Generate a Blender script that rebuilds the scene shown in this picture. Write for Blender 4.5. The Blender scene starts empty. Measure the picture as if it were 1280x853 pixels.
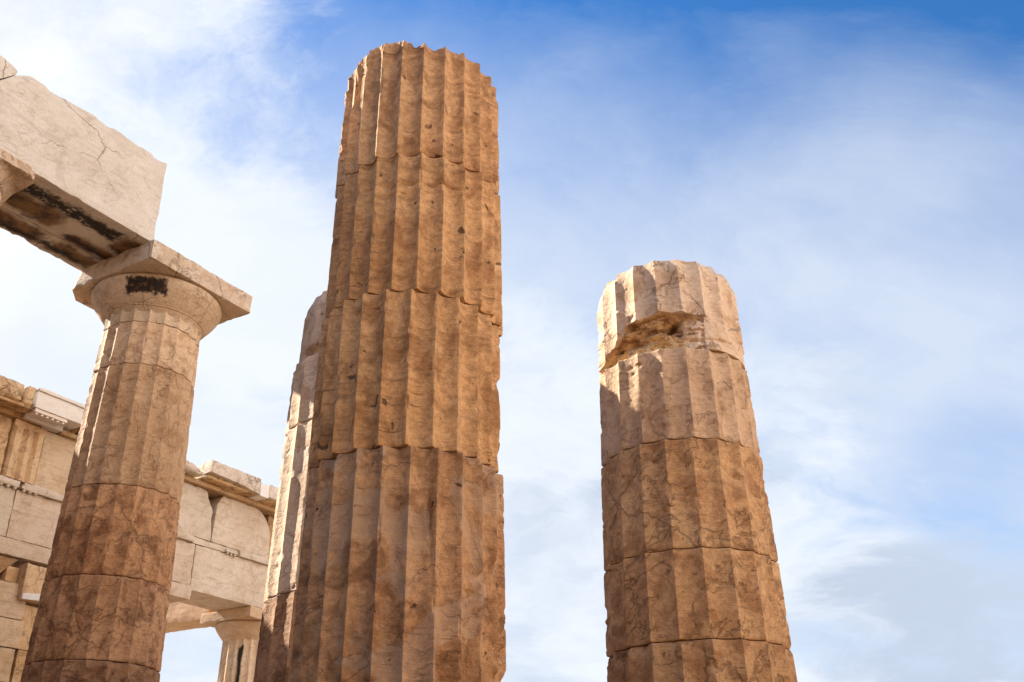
import bpy, math, random
import numpy as np
from math import radians as R

# ------------------------------------------------------------------ camera, sky, sun, exposure
scn = bpy.context.scene
COL = scn.collection
EYE = 1.7                                   # camera height above the temple floor
PITCH, ROLL = 27.43, -0.67
SUN_AZ, SUN_EL = -62.6, 34.2                # azimuth from +Y, clockwise positive

cam = bpy.data.cameras.new('camera')
cam.lens = 34.99; cam.sensor_width = 36.0; cam.clip_start = 0.05; cam.clip_end = 20000
cam_o = bpy.data.objects.new('camera', cam); COL.objects.link(cam_o)
from mathutils import Matrix, Euler, Vector
cam_o.matrix_world = (Matrix.Translation((0, 0, EYE)) @ Matrix.Rotation(R(90 + PITCH), 4, 'X')
                      @ Matrix.Rotation(R(ROLL), 4, 'Z'))
scn.camera = cam_o

SUN_DIR = Vector((math.sin(R(SUN_AZ)) * math.cos(R(SUN_EL)), math.cos(R(SUN_AZ)) * math.cos(R(SUN_EL)), math.sin(R(SUN_EL))))
sun = bpy.data.lights.new('sun', 'SUN'); sun.energy = 5.0; sun.angle = R(0.5); sun.color = (1.0, 0.87, 0.70)
sun_o = bpy.data.objects.new('sun', sun); COL.objects.link(sun_o)
sun_o.rotation_euler = SUN_DIR.to_track_quat('Z', 'Y').to_euler(); sun_o.location = (-30, 20, 40)

scn.view_settings.view_transform = 'Standard'; scn.view_settings.look = 'None'
scn.view_settings.gamma = 1.0; scn.view_settings.exposure = 1.42

class NT:
    """small helper round a node tree"""
    def __init__(s, tree): s.t = tree; s.n = tree.nodes; s.l = tree.links
    def node(s, kind, **kw):
        x = s.n.new(kind)
        for k, v in kw.items(): setattr(x, k, v)
        return x
    def put(s, sock, v):
        if hasattr(v, 'links') and hasattr(v, 'is_output'): s.l.new(v, sock)
        elif isinstance(v, (tuple, list)) and len(v) == 3 and sock.type == 'RGBA': sock.default_value = (*v, 1)
        else: sock.default_value = v
    def math(s, op, a, b=0.0, c=0.0, clamp=False):
        x = s.node('ShaderNodeMath', operation=op, use_clamp=clamp)
        s.put(x.inputs[0], a); s.put(x.inputs[1], b); s.put(x.inputs[2], c)
        return x.outputs[0]
    def vmath(s, op, a, b=(0, 0, 0), scale=None):
        x = s.node('ShaderNodeVectorMath', operation=op)
        s.put(x.inputs[0], a); s.put(x.inputs[1], b)
        if scale is not None: s.put(x.inputs['Scale'], scale)
        return x.outputs['Value'] if op in ('DOT_PRODUCT', 'LENGTH', 'DISTANCE') else x.outputs['Vector']
    def noise(s, vec, scale, detail=4.0, rough=0.55, dist=0.0):
        x = s.node('ShaderNodeTexNoise'); s.put(x.inputs['Vector'], vec)
        x.inputs['Scale'].default_value = scale; x.inputs['Detail'].default_value = detail
        x.inputs['Roughness'].default_value = rough; x.inputs['Distortion'].default_value = dist
        return x.outputs['Fac'], x.outputs['Color']
    def ramp(s, v, a, b, lo=0.0, hi=1.0, smooth=True):
        x = s.node('ShaderNodeMapRange', interpolation_type='SMOOTHSTEP' if smooth else 'LINEAR')
        s.put(x.inputs['Value'], v); s.put(x.inputs['From Min'], a); s.put(x.inputs['From Max'], b)
        s.put(x.inputs['To Min'], lo); s.put(x.inputs['To Max'], hi)
        return x.outputs['Result']
    def mix(s, f, a, b, mode='MIX'):
        x = s.node('ShaderNodeMix', data_type='RGBA', blend_type=mode)
        s.put(x.inputs['Factor'], f); s.put(x.inputs[6], a); s.put(x.inputs[7], b)
        return x.outputs[2]
    def sep(s, v):
        x = s.node('ShaderNodeSeparateXYZ'); s.put(x.inputs[0], v); return x.outputs
    def comb(s, a, b, c):
        x = s.node('ShaderNodeCombineXYZ'); s.put(x.inputs[0], a); s.put(x.inputs[1], b); s.put(x.inputs[2], c); return x.outputs[0]

F_PX = 1244.0
def ray(px, py):
    """viewing direction of a photograph pixel (1280x853), used for measuring only"""
    a = (px - 640) / F_PX; b = (426.5 - py) / F_PX
    c, s = math.cos(R(ROLL)), math.sin(R(ROLL))
    a, b = a * c - b * s, a * s + b * c
    t = R(PITCH)
    return Vector((a, math.cos(t) - b * math.sin(t), math.sin(t) + b * math.cos(t))).normalized()

world = bpy.data.worlds.new('World'); scn.world = world; world.use_nodes = True
def build_world():
    w = NT(world.node_tree); w.n.clear()
    sky = w.node('ShaderNodeTexSky', sky_type='NISHITA'); sky.sun_disc = False
    sky.sun_elevation = R(SUN_EL); sky.sun_rotation = R(SUN_AZ)
    sky.air_density = 1.0; sky.dust_density = 0.3; sky.ozone_density = 3.0
    SKY = 0.080
    skyc = w.vmath('SCALE', sky.outputs[0], scale=SKY)
    hs = w.node('ShaderNodeHueSaturation'); hs.inputs['Saturation'].default_value = 1.30; hs.inputs['Hue'].default_value = 0.504; hs.inputs['Value'].default_value = 1.0
    w.l.new(skyc, hs.inputs['Color'])
    d = w.node('ShaderNodeTexCoord').outputs['Generated']
    x, y, z = w.sep(d)
    zz = w.math('ADD', w.math('MAXIMUM', z, 0.0), 0.55)
    p = w.comb(w.math('DIVIDE', x, zz), w.math('DIVIDE', y, zz), 0.0)
    # broad banks of cloud standing in given parts of the sky
    def bank(px, py, width, weight):
        c = ray(px, py)
        return w.math('MULTIPLY', w.ramp(w.vmath('DOT_PRODUCT', d, tuple(c)), math.cos(R(width)), 1.0), weight)
    def total(banks):
        c = None
        for b in banks:
            k = bank(*b); c = k if c is None else w.math('ADD', c, k)
        return c
    rot = w.node('ShaderNodeMapping'); w.l.new(p, rot.inputs[0])
    rot.inputs['Rotation'].default_value = (0, 0, R(-38)); rot.inputs['Scale'].default_value = (0.6, 1.2, 1)
    n1, n1c = w.noise(rot.outputs[0], 3.4, 12, 0.60, 0.5)
    wv = w.vmath('ADD', p, w.vmath('SCALE', w.vmath('SUBTRACT', n1c, (0.5, 0.5, 0.5)), scale=0.35))
    n2, _ = w.noise(wv, 4.6, 12, 0.60, 0.0)
    n3, _ = w.noise(wv, 12.0, 10, 0.62, 0.2)
    # thin veil of high cloud over most of the sky
    up = w.vmath('DOT_PRODUCT', d, (0.0, -math.sin(R(PITCH)), math.cos(R(PITCH))))
    rt = w.sep(d)[0]
    thin = w.math('ADD', w.math('MULTIPLY', w.math('SUBTRACT', 0.262, up), 4.6), w.math('MULTIPLY', w.math('SUBTRACT', 0.42, rt), 0.72))
    thin = w.math('ADD', w.math('MINIMUM', thin, 1.04), total(VEIL))
    thin = w.math('ADD', thin, w.math('MULTIPLY', w.math('SUBTRACT', n1, 0.5), 0.95))
    thin = w.math('ADD', thin, w.math('MULTIPLY', w.math('SUBTRACT', n2, 0.5), 0.60))
    thin = w.math('ADD', thin, w.math('MULTIPLY', w.math('SUBTRACT', n3, 0.5), 0.22))
    a_thin = w.ramp(thin, -0.05, 1.1, smooth=False)
    # denser banks low down and to the left
    thick = w.math('ADD', total(PUFFS), w.math('MULTIPLY', w.math('SUBTRACT', n2, 0.5), 2.2))
    thick = w.math('ADD', thick, w.math('MULTIPLY', w.math('SUBTRACT', n3, 0.5), 0.7))
    a_thick = w.ramp(thick, -0.15, 0.75)
    dens, _ = w.noise(wv, 2.6, 7, 0.55, 0.3)
    grey = w.math('MULTIPLY', w.ramp(dens, 0.40, 0.66), w.math('ADD', w.ramp(total(GREY), 0.0, 0.6), 0.25), clamp=True)
    col = w.mix(w.math('MULTIPLY', a_thin, 0.90), hs.outputs[0], tuple(CL * c for c in (0.84, 0.93, 1.08)))
    thickc = w.mix(grey, tuple(CL * c for c in (1.04, 1.10, 1.20)), tuple(CL * c for c in (0.66, 0.76, 0.93)))
    col = w.mix(a_thick, col, thickc)
    # extra-bright cloud bank added out of view as fill light and the glow round the sun
    front = w.ramp(w.vmath('DOT_PRODUCT', d, tuple(Vector((0.90, -0.42, 0.36)).normalized())), 0.50, 0.90)
    col = w.mix(front, col, w.vmath('SCALE', tuple(CL * c for c in (1.1, 1.02, 0.95)), scale=FILL_GAIN))
    glow = w.ramp(w.vmath('DOT_PRODUCT', d, tuple(SUN_DIR)), 0.84, 1.0)
    col = w.mix(glow, col, w.vmath('SCALE', tuple(CL * c for c in (1.1, 1.05, 1.0)), scale=1.3))
    bg = w.node('ShaderNodeBackground'); w.l.new(col, bg.inputs[0]); bg.inputs[1].default_value = 1.0
    out = w.node('ShaderNodeOutputWorld'); w.l.new(bg.outputs[0], out.inputs[0])
CL, FILL_GAIN = 0.335, 2.7
# (photo pixel x, y, angular half width in degrees, weight)
VEIL = [(300, 130, 8, -0.22), (1240, 600, 6, -0.35), (1060, 450, 5, -0.12), (60, 60, 12, 0.05), (240, 20, 6, 0.2), (1130, 170, 6, 0.15)]
PUFFS = [(290, 300, 10, 0.45), (40, 400, 14, 0.55), (260, 480, 14, 0.55), (660, 560, 11, 0.55), (900, 420, 13, 0.15), (60, 50, 9, 0.12), (240, 20, 6, 0.30),
         (1050, 720, 20, 0.55), (250, 780, 14, 0.6), (660, 750, 14, 0.4), (1240, 560, 8, -0.6), (1200, 0, 32, -0.8), (640, 40, 15, -0.2)]
GREY = [(1120, 740, 18, 0.75), (680, 780, 15, 0.4), (250, 800, 12, 0.3)]
build_world()

# ------------------------------------------------------------------ numpy noise
def _hash(ix, iy, iz, seed):
    h = (ix.astype(np.uint32) * np.uint32(374761393) + iy.astype(np.uint32) * np.uint32(668265263)
         + iz.astype(np.uint32) * np.uint32(2147483647) + np.uint32(seed * 144665 + 12345))
    h = (h ^ (h >> np.uint32(13))) * np.uint32(1274126177)
    h = (h ^ (h >> np.uint32(16))) * np.uint32(2246822519)
    return ((h ^ (h >> np.uint32(15))) & np.uint32(0xffffff)).astype(np.float32) / np.float32(0xffffff)
def vnoise(p, seed=0):
    p = np.asarray(p, dtype=np.float32)
    i = np.floor(p).astype(np.int64); f = p - i; f = f * f * (3 - 2 * f)
    i = i & 0xffffffff
    o = 0
    for dx in (0, 1):
        wx = f[..., 0] if dx else 1 - f[..., 0]
        for dy in (0, 1):
            wy = f[..., 1] if dy else 1 - f[..., 1]
            for dz in (0, 1):
                wz = f[..., 2] if dz else 1 - f[..., 2]
                o = o + wx * wy * wz * _hash(i[..., 0] + dx, i[..., 1] + dy, i[..., 2] + dz, seed)
    return o
def fbm(p, octv=4, seed=0, gain=0.5):
    a, s, t = 1.0, 0.0, 0.0
    p = np.asarray(p, dtype=np.float32)
    for k in range(octv):
        s = s + a * vnoise(p, seed + k * 17); t += a; a *= gain; p = p * 2.03 + 11.7
    return s / t
def sstep(a, b, x):
    t = np.clip((x - a) / (b - a), 0, 1); return t * t * (3 - 2 * t)

# ------------------------------------------------------------------ object helpers
def link(o, parent=None):
    COL.objects.link(o)
    if parent is not None: o.parent = parent
    return o
def mesh_obj(name, V, Fq, mat, parent=None, sharp=0.6, color=(1, 1, 1)):
    me = bpy.data.meshes.new(name)
    V = np.asarray(V, dtype=np.float32).reshape(-1, 3)
    loops = np.concatenate([np.asarray(f, dtype=np.int32).ravel() for f in Fq])
    sizes = np.concatenate([np.full(len(f), np.asarray(f).shape[1], dtype=np.int32) for f in Fq])
    me.vertices.add(len(V)); me.vertices.foreach_set('co', V.ravel())
    me.loops.add(len(loops)); me.loops.foreach_set('vertex_index', loops)
    starts = np.concatenate([[0], np.cumsum(sizes)[:-1]]).astype(np.int32)
    me.polygons.add(len(sizes)); me.polygons.foreach_set('loop_start', starts); me.polygons.foreach_set('loop_total', sizes)
    me.update(calc_edges=True); me.validate()
    me.polygons.foreach_set('use_smooth', np.ones(len(me.polygons), dtype=bool))
    if sharp: me.set_sharp_from_angle(angle=sharp)
    me.materials.append(mat)
    o = bpy.data.objects.new(name, me); o.color = (*color, 1)
    return link(o, parent)
def thing(name, label, cat, loc=(0, 0, 0), rz=0.0, group=None):
    o = bpy.data.objects.new(name, None); o.location = loc; o.rotation_euler = (0, 0, rz); o.empty_display_size = 0.3
    o['label'] = label; o['category'] = cat; o['kind'] = 'thing'
    if group: o['group'] = group
    return link(o)
def structure(o): o['kind'] = 'structure'; return o

def rough_block(name, x0, x1, y0, y1, z0, z1, mat, parent, res=0.05, chip=0.012, amp=0.004, seed=0, warp=None, color=(1, 1, 1), big=0.0, sharp=0.5):
    """a dressed stone: a box with chipped, irregular edges and slightly uneven faces"""
    L = np.array([x1 - x0, y1 - y0, z1 - z0]); n = np.maximum(2, np.ceil(L / res).astype(int))
    gx, gy, gz = np.meshgrid(*[np.arange(k + 1) for k in n], indexing='ij')
    shell = (gx == 0) | (gx == n[0]) | (gy == 0) | (gy == n[1]) | (gz == 0) | (gz == n[2])
    ids = -np.ones(shell.shape, dtype=np.int64); ids[shell] = np.arange(shell.sum())
    S = np.stack([gx[shell] / n[0], gy[shell] / n[1], gz[shell] / n[2]], -1)
    h = L / 2; c = np.array([x0, y0, z0]) + h
    p = (S - 0.5) * L
    nz = fbm((p + c) * 7.0 + seed * 3.1, 4, seed)
    rad = chip * (0.25 + 2.6 * np.clip(nz - 0.38, 0, 1) ** 1.5 * 4)
    if big: rad = rad + big * np.clip(fbm((p + c) * 1.6 + seed, 3, seed + 5) - 0.52, 0, 1) * 8
    rad = np.minimum(rad, h.min() * 0.8)[:, None]
    q = np.clip(p, -(h - rad), h - rad); dv = p - q
    ln = np.linalg.norm(dv, axis=1, keepdims=True)
    pn = q + np.where(ln > 1e-9, dv / np.maximum(ln, 1e-9), 0) * np.minimum(ln, rad)
    nrm = np.where(ln > 1e-9, dv / np.maximum(ln, 1e-9), 0)
    P = pn + c
    P = P + nrm * ((fbm(P * 2.2 + seed, 3, seed + 9) - 0.5)[:, None] * amp * 3 + (fbm(P * 14 + seed, 3, seed + 3) - 0.5)[:, None] * amp)
    if warp is not None: P = warp(P, S)
    qs = []
    def quad(a, b, c_, d): qs.append(np.stack([a.ravel(), b.ravel(), c_.ravel(), d.ravel()], -1))
    for k, flip in ((0, 1), (n[0], 0)):
        g = ids[k]; f = (g[:-1, :-1], g[1:, :-1], g[1:, 1:], g[:-1, 1:]); quad(*(f[::-1] if flip else f))
    for k, flip in ((0, 0), (n[1], 1)):
        g = ids[:, k]; f = (g[:-1, :-1], g[1:, :-1], g[1:, 1:], g[:-1, 1:]); quad(*(f[::-1] if flip else f))
    for k, flip in ((0, 1), (n[2], 0)):
        g = ids[:, :, k]; f = (g[:-1, :-1], g[1:, :-1], g[1:, 1:], g[:-1, 1:]); quad(*(f[::-1] if flip else f))
    return mesh_obj(name, P, [np.concatenate(qs)], mat, parent, sharp, color)

# ------------------------------------------------------------------ stone
def stone(name, pale, mid, dark, vein=0.5, vscale=2.2, grey=0.0, band=0.4, rough=0.75, bump=1.0, crust=None, pits=0.5, mottle=1.0, veincol=(0.035, 0.016, 0.008), grain=0.35, hair=0):
    m = bpy.data.materials.new(name); m.use_nodes = True
    w = NT(m.node_tree); w.n.clear()
    oc = w.node('ShaderNodeTexCoord').outputs['Object']
    oi = w.node('ShaderNodeObjectInfo')
    off = w.comb(w.math('MULTIPLY', oi.outputs['Random'], 37.0), w.math('MULTIPLY', oi.outputs['Random'], 91.0), w.math('MULTIPLY', oi.outputs['Random'], 13.0))
    p = w.vmath('ADD', oc, off)
    nb, nbc = w.noise(p, 1.1, 5, 0.6, 0.3)
    nm, _ = w.noise(p, 4.2, 8, 0.64, 0.6)
    nf, _ = w.noise(p, 26.0, 5, 0.65)
    flat = w.vmath('MULTIPLY', p, (1.0, 1.0, 9.0))
    nh, _ = w.noise(flat, 2.2, 6, 0.62, 0.4)
    col = w.mix(w.ramp(nb, 0.33, 0.67), mid, pale)
    col = w.mix(w.math('MULTIPLY', w.ramp(nm, 0.46, 0.63), 0.72 * mottle), col, dark)
    col = w.mix(w.math('MULTIPLY', w.ramp(nh, 0.52, 0.75), band), col, dark)
    col = w.mix(w.math('MULTIPLY', w.ramp(nh, 0.45, 0.25), band * 0.6), col, pale)
    # grain
    nt, _ = w.noise(w.vmath('MULTIPLY', p, (1.0, 1.0, 3.0)), 62.0, 4, 0.7)
    col = w.mix(grain, col, w.mix(w.ramp(w.math('ADD', w.math('MULTIPLY', nf, .6), w.math('MULTIPLY', nt, .4)), 0.38, 0.62), w.vmath('SCALE', col, scale=0.58), w.vmath('SCALE', col, scale=1.30)))
    nl, _ = w.noise(w.vmath('MULTIPLY', p, (1.0, 1.0, 16.0)), 3.0, 6, 0.7, 0.6)
    col = w.mix(w.math('MULTIPLY', w.ramp(nl, 0.60, 0.70), w.math('MULTIPLY', w.ramp(nb, 0.62, 0.45), band * 0.75)), col, w.vmath('SCALE', dark, scale=0.75))
    hgt = w.math('ADD', w.math('MULTIPLY', nm, 0.6), w.math('ADD', w.math('MULTIPLY', nf, 0.34), w.math('MULTIPLY', nh, 0.4)))
    hgt = w.math('ADD', hgt, w.math('SUBTRACT', w.math('MULTIPLY', nt, 0.16), w.math('MULTIPLY', w.ramp(nl, 0.58, 0.70), w.math('MULTIPLY', w.ramp(nb, 0.62, 0.45), 0.18 * min(1, band * 2)))))
    if grey:
        ng, _ = w.noise(w.vmath('ADD', p, (5, 9, 2)), 1.9, 7, 0.6, 0.8)
        g = w.ramp(ng, 0.515, 0.57)
        col = w.mix(w.math('MULTIPLY', g, grey), col, w.mix(nf, (0.52, 0.39, 0.29), (0.36, 0.26, 0.19)))
        hgt = w.math('SUBTRACT', hgt, w.math('MULTIPLY', g, 0.2))
    # veins and hairline cracks
    if vein:
        wp = w.vmath('ADD', p, w.vmath('SCALE', w.vmath('SUBTRACT', nbc, (0.5, 0.5, 0.5)), scale=0.55))
        wp = w.vmath('ADD', wp, w.vmath('SCALE', w.vmath('SUBTRACT', w.noise(p, 5.0, 4, 0.6)[1], (0.5, 0.5, 0.5)), scale=0.16))
        vo = w.node('ShaderNodeTexVoronoi', feature='DISTANCE_TO_EDGE'); w.l.new(w.vmath('MULTIPLY', wp, (1, 1, 0.8)), vo.inputs['Vector']); vo.inputs['Scale'].default_value = vscale
        v1 = w.ramp(vo.outputs['Distance'], 0.028, 0.004)
        wx_, wy_, wz_ = w.sep(wp)
        bed = w.comb(w.math('MULTIPLY', w.math('SUBTRACT', wz_, w.math('MULTIPLY', wx_, 0.55)), 1.5), wy_, w.math('MULTIPLY', w.math('ADD', wx_, w.math('MULTIPLY', wz_, 0.55)), 0.55))
        n5, _ = w.noise(bed, 2.6, 4, 0.5, 0.25)
        v2 = w.ramp(w.math('ABSOLUTE', w.math('SUBTRACT', n5, 0.5)), 0.017, 0.003)
        nmask, _ = w.noise(p, 1.6, 4, 0.6)
        nmask2, _ = w.noise(w.vmath('ADD', p, (3, 1, 8)), 2.3, 4, 0.6)
        v = w.math('MAXIMUM', w.math('MULTIPLY', v1, w.ramp(nmask, 0.42, 0.56)), w.math('MULTIPLY', v2, w.ramp(nmask2, 0.40, 0.55)), clamp=True)
        col = w.mix(w.math('MULTIPLY', v, vein, clamp=True), col, veincol)
        nst, _ = w.noise(bed, 1.15, 5, 0.6, 0.2)
        col = w.mix(w.math('MULTIPLY', w.ramp(nst, 0.52, 0.66), 0.55 * vein), col, w.vmath('SCALE', dark, scale=0.8))
        halo = w.math('MULTIPLY', w.ramp(w.math('ABSOLUTE', w.math('SUBTRACT', n5, 0.5)), 0.07, 0.0), w.ramp(nmask2, 0.42, 0.62))
        col = w.mix(w.math('MULTIPLY', halo, 0.45 * vein), col, w.vmath('SCALE', dark, scale=0.55))
        hgt = w.math('SUBTRACT', hgt, w.math('MULTIPLY', v, 0.55 * min(1, vein)))
    if hair:      # a few long hairline cracks
        hp = w.vmath('ADD', p, w.vmath('SCALE', w.vmath('SUBTRACT', w.noise(p, 3.0, 5, 0.6)[1], (0.5, 0.5, 0.5)), scale=0.25))
        hv = w.node('ShaderNodeTexVoronoi', feature='DISTANCE_TO_EDGE'); w.l.new(w.vmath('MULTIPLY', hp, (0.6, 1, 1)), hv.inputs['Vector']); hv.inputs['Scale'].default_value = hair
        hk = w.math('MULTIPLY', w.ramp(hv.outputs['Distance'], 0.0075, 0.002), w.ramp(w.noise(p, 1.3, 3, .5)[0], 0.44, 0.54))
        col = w.mix(w.math('MULTIPLY', hk, .55), col, veincol); hgt = w.math('SUBTRACT', hgt, w.math('MULTIPLY', hk, .5))
    if pits:
        n7, _ = w.noise(p, 11.0, 3, 0.5, 0.4)
        pt = w.math('MULTIPLY', w.ramp(n7, 0.68, 0.74), pits)
        col = w.mix(pt, col, (0.06, 0.03, 0.015)); hgt = w.math('SUBTRACT', hgt, w.math('MULTIPLY', pt, 0.6))
    if crust: col = crust(w, oc, col)
    tint = oi.outputs['Color']
    col = w.mix(1.0, col, tint, 'MULTIPLY')
    bs = w.node('ShaderNodeBsdfPrincipled'); w.l.new(col, bs.inputs['Base Color'])
    bs.inputs['Roughness'].default_value = rough; bs.inputs['Specular IOR Level'].default_value = 0.25
    bm = w.node('ShaderNodeBump'); w.l.new(hgt, bm.inputs['Height']); bm.inputs['Strength'].default_value = min(1.0, 0.9 * bump); bm.inputs['Distance'].default_value = 0.030
    w.l.new(bm.outputs[0], bs.inputs['Normal'])
    out = w.node('ShaderNodeOutputMaterial'); w.l.new(bs.outputs[0], out.inputs[0])
    return m

def box_mask(w, oc, lo, hi, soft, wob=0.05, nscale=9.0):
    """1 inside an axis-aligned region with ragged edges (a stain with its own outline)"""
    n = w.vmath('SCALE', w.vmath('SUBTRACT', w.noise(oc, nscale, 4, 0.6)[1], (0.5, 0.5, 0.5)), scale=wob * 2)
    q = w.vmath('ADD', oc, n); s = w.sep(q); r = None
    for k in range(3):
        if lo[k] is None: continue
        a = w.math('MULTIPLY', w.ramp(s[k], lo[k] - soft, lo[k] + soft), w.ramp(s[k], hi[k] + soft, hi[k] - soft))
        r = a if r is None else w.math('MULTIPLY', r, a)
    return r

M = {}
M['honey'] = stone('honey_marble', (0.58, 0.362, 0.188), (0.49, 0.275, 0.125), (0.26, 0.124, 0.05), vein=0.10, vscale=1.2, band=0.7, pits=0.8, grain=.55)
M['honey_worn'] = stone('worn_honey_marble', (0.50, 0.305, 0.165), (0.39, 0.21, 0.10), (0.19, 0.085, 0.037), vein=0.28, vscale=1.3, grey=0.45, band=0.35, pits=0.9, grain=.55, veincol=(0.06, 0.03, 0.015))
M['veined'] = stone('veined_marble', (0.58, 0.38, 0.21), (0.50, 0.295, 0.145), (0.30, 0.15, 0.068), vein=0.44, vscale=1.4, band=0.3, veincol=(0.07, 0.034, 0.016), grain=.5)
M['pale_col'] = stone('pale_column_marble', (0.66, 0.515, 0.39), (0.60, 0.44, 0.31), (0.43, 0.28, 0.175), vein=0.3, vscale=1.5, band=0.3, pits=0.3, veincol=(0.12, 0.065, 0.035), grain=.3)
M['brown_veined'] = stone('brown_veined_marble', (0.40, 0.235, 0.13), (0.31, 0.165, 0.082), (0.16, 0.072, 0.033), vein=0.42, vscale=2.1, mottle=1.2, band=0.3, veincol=(0.06, 0.027, 0.013), grain=.5)
M['wing'] = stone('wing_marble', (0.59, 0.50, 0.41), (0.53, 0.43, 0.33), (0.41, 0.29, 0.18), vein=0.16, vscale=1.2, band=0.9, pits=0.3, mottle=0.6, veincol=(0.12, 0.06, 0.03), grain=.14, bump=.6)
M['wing_ochre'] = stone('ochre_wing_marble', (0.54, 0.38, 0.23), (0.46, 0.295, 0.155), (0.31, 0.165, 0.066), vein=0.4, vscale=1.5, band=0.4, mottle=0.6, grain=.18, bump=.7)
M['new'] = stone('new_white_marble', (0.70, 0.66, 0.61), (0.66, 0.60, 0.55), (0.54, 0.46, 0.38), vein=0.08, band=0.2, pits=0.0, mottle=0.3, bump=0.3, grain=.1)

# frame of the colonnade: U runs along the beam, V across it, origin at the axis of the capital-bearing column
def pol(az, d): return Vector((d * math.sin(R(az)), d * math.cos(R(az)), 0))
PC, PB, PE, PA = pol(-22.25, 12.75), pol(10.05, 8.5), pol(-9.91, 9.97), pol(-6.5, 6.0)
UAZ = 31.0; U = Vector((math.sin(R(UAZ)), math.cos(R(UAZ)), 0)); V = Vector((-U.y, U.x, 0))
FRAME_RZ = R(90 - UAZ)
PD = PC - U * 3.36
PG = PC + U * 6.56 + V * 4.33

# beam marble, with black crust in bands on its underside (object coordinates = frame)
def beam_crust(w, oc, col):
    s = w.sep(oc)
    under = w.ramp(s[2], 7.03 + EYE + 0.035, 7.03 + EYE + 0.012)
    brown = None
    for lo, hi in BROWN:
        k = box_mask(w, oc, lo, hi, 0.07, 0.14, 6.0); brown = k if brown is None else w.math('MAXIMUM', brown, k)
    n, _ = w.noise(oc, 6.0, 6, 0.65)
    col = w.mix(w.math('MULTIPLY', w.math('MULTIPLY', brown, under), 0.95), col, w.mix(w.ramp(n, 0.4, 0.62), (0.20, 0.105, 0.035), (0.03, 0.014, 0.007)))
    blk = None
    for lo, hi in BLACK:
        k = box_mask(w, oc, lo, hi, 0.05, 0.12, 8.0); blk = k if blk is None else w.math('MAXIMUM', blk, k)
    blk = w.math('MULTIPLY', blk, w.ramp(w.noise(oc, 13.0, 5, .65)[0], 0.30, 0.44))
    return w.mix(w.math('MULTIPLY', w.math('MULTIPLY', blk, under), 0.97), col, (0.012, 0.007, 0.005))
N3 = (None,)
BLACK = [((-2.7, -0.60, None), (-1.12, -0.36, None)), ((-3.0, 0.40, None), (-1.6, 0.50, None)), ((-1.6, 0.36, None), (-1.0, 0.48, None)), ((-1.55, -0.02, None), (-0.85, 0.08, None))]
BROWN = [((-2.6, -0.36, None), (-1.75, 0.05, None)), ((-3.0, 0.20, None), (-1.62, 0.52, None)), ((-1.5, 0.18, None), (-0.86, 0.50, None)), ((-1.5, -0.12, None), (-0.8, 0.12, None)), ((-1.12, -0.62, None), (-0.78, -0.2, None))]
M['beam'] = stone('architrave_marble', (0.65, 0.585, 0.51), (0.59, 0.515, 0.435), (0.46, 0.375, 0.30), vein=0.15, vscale=0.75, band=0.5, mottle=0.3, pits=0.15, veincol=(0.16, 0.09, 0.06), crust=beam_crust, grain=.16, bump=.7, hair=1.1)

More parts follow.
